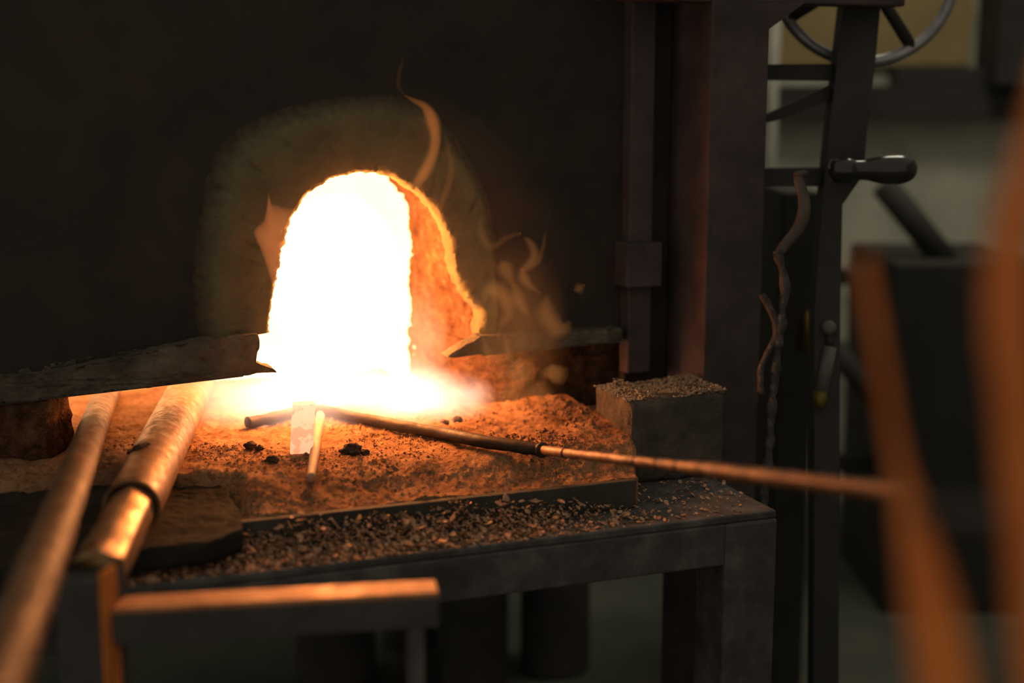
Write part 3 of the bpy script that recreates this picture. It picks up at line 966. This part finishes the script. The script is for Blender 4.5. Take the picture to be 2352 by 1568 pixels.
# ------------------------------------------------------------------ dim workshop behind, right
def back_slab(name, pts, d, thick, mat, label, cat, floor=False):
    pp = [P(x, y, d) for x, y in pts]
    v_, f_ = slab(pp, Vector((0, thick, 0)))
    o_ = mk(name, v_, f_, mat, smooth=False)
    return tag(o_, label, cat)
WY = 4.6
def on_wall(px, py, y=WY):
    r = ray(px, py); return CAM + r * (y / r.y)
def wall_box(name, x0, y0, x1, y1, depth, mat, label, cat, y=WY, parent=None):
    p0, p1 = on_wall(x0, y1, y), on_wall(x1, y0, y)
    v_, f_ = box_pts(Vector((p0.x, y - depth, p0.z)), Vector((p1.x - p0.x, 0, 0)), Vector((0, depth - .003, 0)), Vector((0, 0, p1.z - p0.z)), .004)
    o_ = mk(name, v_, f_, mat, parent, smooth=False)
    if label: tag(o_, label, cat)
    return o_
def standing(name, x0, x1, ytop, y, depth, mat, label, cat):
    """a box on the floor whose front is at world y"""
    p0, p1 = on_wall(x0, ytop, y), on_wall(x1, ytop, y)
    v_, f_ = box_pts(Vector((p0.x, y, 0)), Vector((p1.x - p0.x, 0, 0)), Vector((0, depth, 0)), Vector((0, 0, p0.z)), .006)
    o_ = mk(name, v_, f_, mat, smooth=False)
    return tag(o_, label, cat)
wall_box('yellow_board', 1700, -120, 2236, 152, .03, 'board', 'yellowed board fixed high on the back wall', 'board')
wall_box('steel_beam', 1700, 196, 2420, 272, .12, 'cabinet', 'dark horizontal beam across the back wall', 'beam')
wall_box('shelf_plank', 2040, 156, 2330, 196, .10, 'machine', 'dark shelf plank under the yellowed board', 'shelf')
# narrow items in front of the wall
p0, p1 = on_wall(1768, 420, 3.9), on_wall(1768, 120, 3.9)
v, f = tube([Vector((p0.x, 3.9, 0)), Vector((p0.x, 3.9, p1.z + 1))], .016, 16)
tag(mk('vertical_pipe', v, f, 'palepipe'), 'pale vertical pipe seen just right of the corner post', 'pipe')
standing('steel_cabinet', 2062, 2400, 606, 3.55, .5, 'cabinet', 'black steel cabinet standing behind the rusty stand', 'cabinet')
standing('narrow_locker', 1798, 1882, 440, 3.0, .3, 'cabinet', 'narrow black locker behind the lever press', 'locker')
wall_box('hanging_cabinet', 2236, -220, 2328, 196, .22, 'cabinet', 'small black cabinet hung high at the right of the back wall', 'cabinet')
def strut(p, q, r_, label):
    v_, f_ = tube([p, q], r_, 14)
    return tag(mk('strut', v_, f_, 'cabinet'), label, 'strut')
strut(on_wall(2030, 425, 3.7), on_wall(2205, 640, 3.7), .035, 'black diagonal strut above the black cabinet')
strut(on_wall(1915, 800, 3.7), on_wall(2075, 985, 3.7), .032, 'lower black diagonal strut left of the black cabinet')
p0 = on_wall(1925, 655, 3.72); p1 = on_wall(2080, 635, 3.72)
v, f = box_pts(Vector((p0.x, 3.72, p0.z)), Vector((p1.x - p0.x, 0, 0)), Vector((0, .06, 0)), Vector((0, 0, .04)), .003)
tag(mk('rail', v, f, 'cabinet', smooth=False), 'short dark rail joining press and black cabinet', 'rail')
p0 = on_wall(1925, 1085, 3.72); p1 = on_wall(2080, 1085, 3.72)
v, f = box_pts(Vector((p0.x, 3.72, p0.z)), Vector((p1.x - p0.x, 0, 0)), Vector((0, .06, 0)), Vector((0, 0, .04)), .003)
tag(mk('rail', v, f, 'cabinet', smooth=False), 'lower dark rail just above the blurred end of the poker', 'rail')
# hanging spray lance with brass fittings
hl = thing('hanging_lance', P(1890, 930, DM - .006), 'pale lance with a brass end hanging on the lever press upright', 'lance')
v, f = tube([P(1907, 796, DM - .006), P(1886, 905, DM - .006)], .0115, 14); mk('tube', v, f, 'lance', hl)
v, f = tube([P(1886, 900, DM - .006), P(1880, 936, DM - .006)], .012, 14); mk('brass_end', v, f, 'brass', hl)
v, f = ellipsoid(P(1904, 752, DM - .006), .013, .013, .013); mk('knob', v, f, 'lance', hl)
v, f = tube([P(1905, 765, DM - .006), P(1907, 800, DM - .006)], .006, 10); mk('stem', v, f, 'machine', hl)
v, f = tube([on_wall(1862, 716, 2.992), on_wall(1846, 800, 2.992)], .011, 12)
tag(mk('brass_tag', v, f, 'brass'), 'small brass-yellow strip on the narrow black locker', 'tag')

# things standing under and behind the table
def cyl_stand(px, wpx, y, ztop, label):
    c = on_wall(px, 1450, y)
    r_ = wpx * .5 * (y / math.cos(PITCH)) / FPX
    pts = [(0, r_ * .94), (.012, r_), (ztop - .10, r_), (ztop - .05, r_ * .86), (ztop - .01, r_ * .45), (ztop, r_ * .2)]
    v_, f_ = tube([Vector((c.x, y, h)) for h, _ in pts], [q for _, q in pts], 28)
    return tag(mk('gas_cylinder', v_, f_, 'cylinder'), label, 'gas cylinder', 'gas cylinders under the table')
cyl_stand(770, 190, 3.15, .60, 'dark gas cylinder under the table below the rail end')
cyl_stand(940, 130, 3.35, .60, 'slim gas cylinder under the table, between two wider ones')
cyl_stand(1085, 170, 3.1, .60, 'dark gas cylinder under the table, third of the row')
cyl_stand(1275, 165, 3.2, .60, 'blackest gas cylinder under the table, nearest the square leg')

# ------------------------------------------------------------------ rusty stand very near on the right
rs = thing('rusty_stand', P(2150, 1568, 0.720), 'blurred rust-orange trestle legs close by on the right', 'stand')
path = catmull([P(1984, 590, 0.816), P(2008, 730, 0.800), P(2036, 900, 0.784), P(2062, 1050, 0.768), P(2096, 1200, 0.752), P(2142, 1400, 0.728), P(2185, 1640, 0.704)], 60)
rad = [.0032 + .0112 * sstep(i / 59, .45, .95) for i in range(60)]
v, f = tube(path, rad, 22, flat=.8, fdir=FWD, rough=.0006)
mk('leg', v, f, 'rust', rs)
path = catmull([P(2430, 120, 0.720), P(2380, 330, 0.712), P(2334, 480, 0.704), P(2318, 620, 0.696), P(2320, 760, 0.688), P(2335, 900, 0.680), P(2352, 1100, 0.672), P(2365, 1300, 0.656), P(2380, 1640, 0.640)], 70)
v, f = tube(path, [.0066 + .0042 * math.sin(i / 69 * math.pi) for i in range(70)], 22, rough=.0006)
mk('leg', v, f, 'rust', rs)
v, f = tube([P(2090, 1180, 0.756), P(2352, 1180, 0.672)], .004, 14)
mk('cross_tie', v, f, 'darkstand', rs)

# ------------------------------------------------------------------ flames: glowing gas bodies
FC = (1.0, .29, .06)
def tongue(pts, b, strength, label, flat=.6, n=48, col=FC, name='flame'):
    """flame body along (px, py, half-width px) standing at depth b in front of the furnace"""
    P_ = [pixb(x, y, b) for x, y, _ in pts]
    R_ = [w_ * 2.25 / FPX for _, _, w_ in pts]
    path_ = catmull(P_, n)
    par = None
    for lay, (kr, ks) in enumerate(((1.22, .2), (1.0, .35), (.7, .45))):
        rr = [max(.0004, q.x) * kr for q in catmull([(r_, 0, 0) for r_ in R_], n)]
        v_, f_ = tube(path_, rr, 20, flat=flat, fdir=FWD)
        MAT['_f'] = flame_mat('flame_gas', col, strength * ks)
        o_ = mk(name if lay == 0 else 'flame_core', v_, f_, '_f', par)
        if lay == 0: par = o_
    return tag(par, label, 'flame', 'flames at the furnace mouth')
LEFT = [(616, 438), (622, 464), (645, 472), (672, 478), (690, 482), (678, 500), (665, 535), (652, 575), (645, 615), (640, 650), (633, 700), (626, 665), (615, 622), (605, 592), (588, 552), (580, 532), (590, 518), (606, 505), (611, 480)]
v, f = lens(LEFT, -.035, .011)
MAT['_f'] = flame_mat('flame_gas', (1.0, .27, .075), 13.0)
tag(mk('flame', v, f, '_f'), 'broad pointed flame tongue at the left edge of the mouth', 'flame', 'flames at the furnace mouth')
tongue([(948, 432, 8), (972, 400, 14), (992, 360, 13), (1000, 315, 13), (992, 275, 16), (975, 245, 10), (945, 228, 5), (928, 218, 2)], -.03, 19, 'tall curling flame rising above the crown of the mouth')
tongue([(1012, 480, 6), (1022, 445, 10), (1032, 410, 9), (1036, 370, 8), (1028, 340, 4)], -.03, 6, 'faint flame strand right of the tall curling flame')
tongue([(926, 215, 3), (915, 195, 5), (918, 165, 5), (924, 140, 3), (922, 125, 1)], -.03, 4, 'faint wisp above the tall curling flame')
curls = thing('smoky_flames', L(.24, -.06, ZH), 'faint smoky flame curls drifting over the right lip', 'flames')
CURL = [
    ([(1106, 495, 3), (1104, 530, 8), (1118, 560, 9), (1140, 562, 8), (1165, 545, 6), (1195, 536, 4)], 5),
    ([(1203, 545, 3), (1218, 558, 8), (1228, 582, 10), (1218, 606, 11), (1196, 622, 6)], 9),
    ([(1252, 530, 2), (1248, 565, 5), (1237, 600, 6), (1224, 612, 3)], 7),
    ([(1152, 598, 5), (1158, 612, 17), (1168, 632, 14), (1180, 655, 6)], 6),
    ([(1198, 616, 4), (1202, 636, 12), (1216, 655, 8), (1240, 672, 2)], 9),
    ([(1112, 694, 5), (1117, 672, 12), (1138, 666, 19), (1160, 688, 16), (1168, 720, 12), (1152, 745, 8), (1144, 775, 4)], 6),
    ([(1182, 655, 8), (1190, 688, 16), (1206, 712, 9), (1218, 732, 2)], 6),
    ([(1258, 672, 2), (1254, 700, 15), (1258, 728, 20), (1276, 752, 20), (1298, 752, 15), (1308, 738, 5)], 5),
    ([(1318, 668, 3), (1330, 662, 11), (1342, 655, 3)], 6),
    ([(1158, 768, 3), (1165, 795, 8), (1172, 822, 9), (1176, 840, 4)], 7),
    ([(1110, 772, 3), (1116, 800, 9), (1128, 824, 9), (1140, 830, 3)], 7),
    ([(1180, 828, 6), (1188, 845, 28), (1190, 868, 28), (1182, 890, 10)], 5),
    ([(1268, 836, 6), (1270, 850, 25), (1274, 868, 22), (1268, 880, 5)], 6),
    ([(1160, 880, 8), (1172, 905, 36), (1165, 930, 30), (1150, 948, 8)], 3.5),
    ([(1205, 905, 6), (1235, 900, 22), (1262, 915, 16), (1295, 928, 3)], 5),
    ([(1108, 870, 8), (1112, 905, 30), (1100, 940, 26), (1090, 955, 6)], 3),
]
for k, (pts, stg) in enumerate(CURL):
    P_ = [pixb(x, y, -.055 - .004 * (k % 3)) for x, y, _ in pts]
    path_ = catmull(P_, 40)
    par = curls
    for lay, (kr, ks) in enumerate(((1.4, .26), (1.0, .34), (.6, .40))):
        rr = [max(.0004, q.x) * kr for q in catmull([(w_ * 2.3 / FPX, 0, 0) for _, _, w_ in pts], 40)]
        v, f = tube(path_, rr, 18, flat=.7, fdir=FWD)
        MAT['_f'] = flame_mat('smoky_flame_gas', (1.0, .36, .085), stg * ks)
        o = mk('flame_curl' if lay == 0 else 'flame_core', v, f, '_f', par)
        if lay == 0: par = o

def mouth_glow(strength=40.0, col=(1, .56, .38)):
    """hot gas rolling out of the mouth over the hearth"""
    m, nt, out = new_mat('rolling_flame_gas')
    tc = nd(nt, 'ShaderNodeTexCoord')
    gr = nd(nt, 'ShaderNodeTexGradient', gradient_type='SPHERICAL')
    nt.links.new(tc.outputs['Object'], gr.inputs['Vector'])
    n = nd(nt, 'ShaderNodeTexNoise', Scale=2.2, Detail=1.0)
    nt.links.new(tc.outputs['Object'], n.inputs['Vector'])
    r = ramp(nt, [(.30, 0.35), (.70, 1.0)])
    nt.links.new(n.outputs['Fac'], r.inputs['Fac'])
    mu = nd(nt, 'ShaderNodeMath', operation='MULTIPLY')
    nt.links.new(gr.outputs['Fac'], mu.inputs[0]); nt.links.new(r.outputs['Color'], mu.inputs[1])
    m2 = nd(nt, 'ShaderNodeMath', operation='MULTIPLY')
    m2.inputs[1].default_value = strength
    nt.links.new(mu.outputs['Value'], m2.inputs[0])
    e = nd(nt, 'ShaderNodeEmission')
    e.inputs['Color'].default_value = (*col, 1)
    nt.links.new(m2.outputs['Value'], e.inputs['Strength'])
    nt.links.new(e.outputs['Emission'], out.inputs['Volume'])
    return m
gm = mouth_glow()
def puff(a, b, z, ra_, rb_, rz_, label, gm=gm):
    v_, f_ = ellipsoid(Vector((0, 0, 0)), 1, 1, 1)
    MAT['_g'] = gm
    o_ = mk('flame', v_, f_, '_g', origin=Vector((0, 0, 0)))
    o_.location = L(a, b, z)
    o_.rotation_euler = (0, 0, YAW)
    o_.scale = (ra_, rb_, rz_)
    return tag(o_, label, 'flame', 'flames at the furnace mouth')
puff(-.06, .12, ZH + .040, .25, .15, .075, 'white-hot flame body rolling out low over the hearth')
puff(.10, .03, ZH + .03, .13, .09, .055, 'soft flame haze at the foot of the right mouth wall')
h2 = loc(pixb(965, 800, .10))
puff(h2[0], h2[1], h2[2], .055, .06, .13, 'soft glowing haze before the right wall of the mouth', mouth_glow(16.0, (1, .50, .26)))
hz = loc(pixb(1180, 780, -.07))
puff(hz[0], hz[1], hz[2], .10, .05, .17, 'faint brownish flame haze around the smoky curls', mouth_glow(3.2, (1, .33, .08)))

# glowing gas body added in the mouth to light hearth and foreground
v, f = ellipsoid(L(-.030, .085, ZH + .225), .115, .075, .150, ax=(UA, WB, Vector((0, 0, 1))))
MAT['_f'] = flame_mat('added_flame_gas', (1.0, .33, .08), 290.0)
tag(mk('flame', v, f, '_f'), 'blinding flame body added in the arched mouth to light the hearth', 'flame', 'flames at the furnace mouth')

# thin smoke haze added before the mouth to imitate lens glow
m, nt, out = new_mat('thin_bloom_haze')
vsn = nd(nt, 'ShaderNodeVolumeScatter')
vsn.inputs['Color'].default_value = (.9, .76, .62, 1)
vsn.inputs['Density'].default_value = .14
vsn.inputs['Anisotropy'].default_value = .3
nt.links.new(vsn.outputs['Volume'], out.inputs['Volume'])
MAT['bloom'] = m
v, f = ellipsoid(L(.0, -.115, 1.06), .30, .10, .29, ax=(UA, WB, Vector((0, 0, 1))))
tag(mk('bloom_haze', v, f, 'bloom'), 'thin smoke haze added in front of the mouth for its glow', 'bloom', kind='stuff')
for n in ('glowing_billet', 'glowing_rod'):
    bpy.data.materials[n].cycles.emission_sampling = 'NONE'
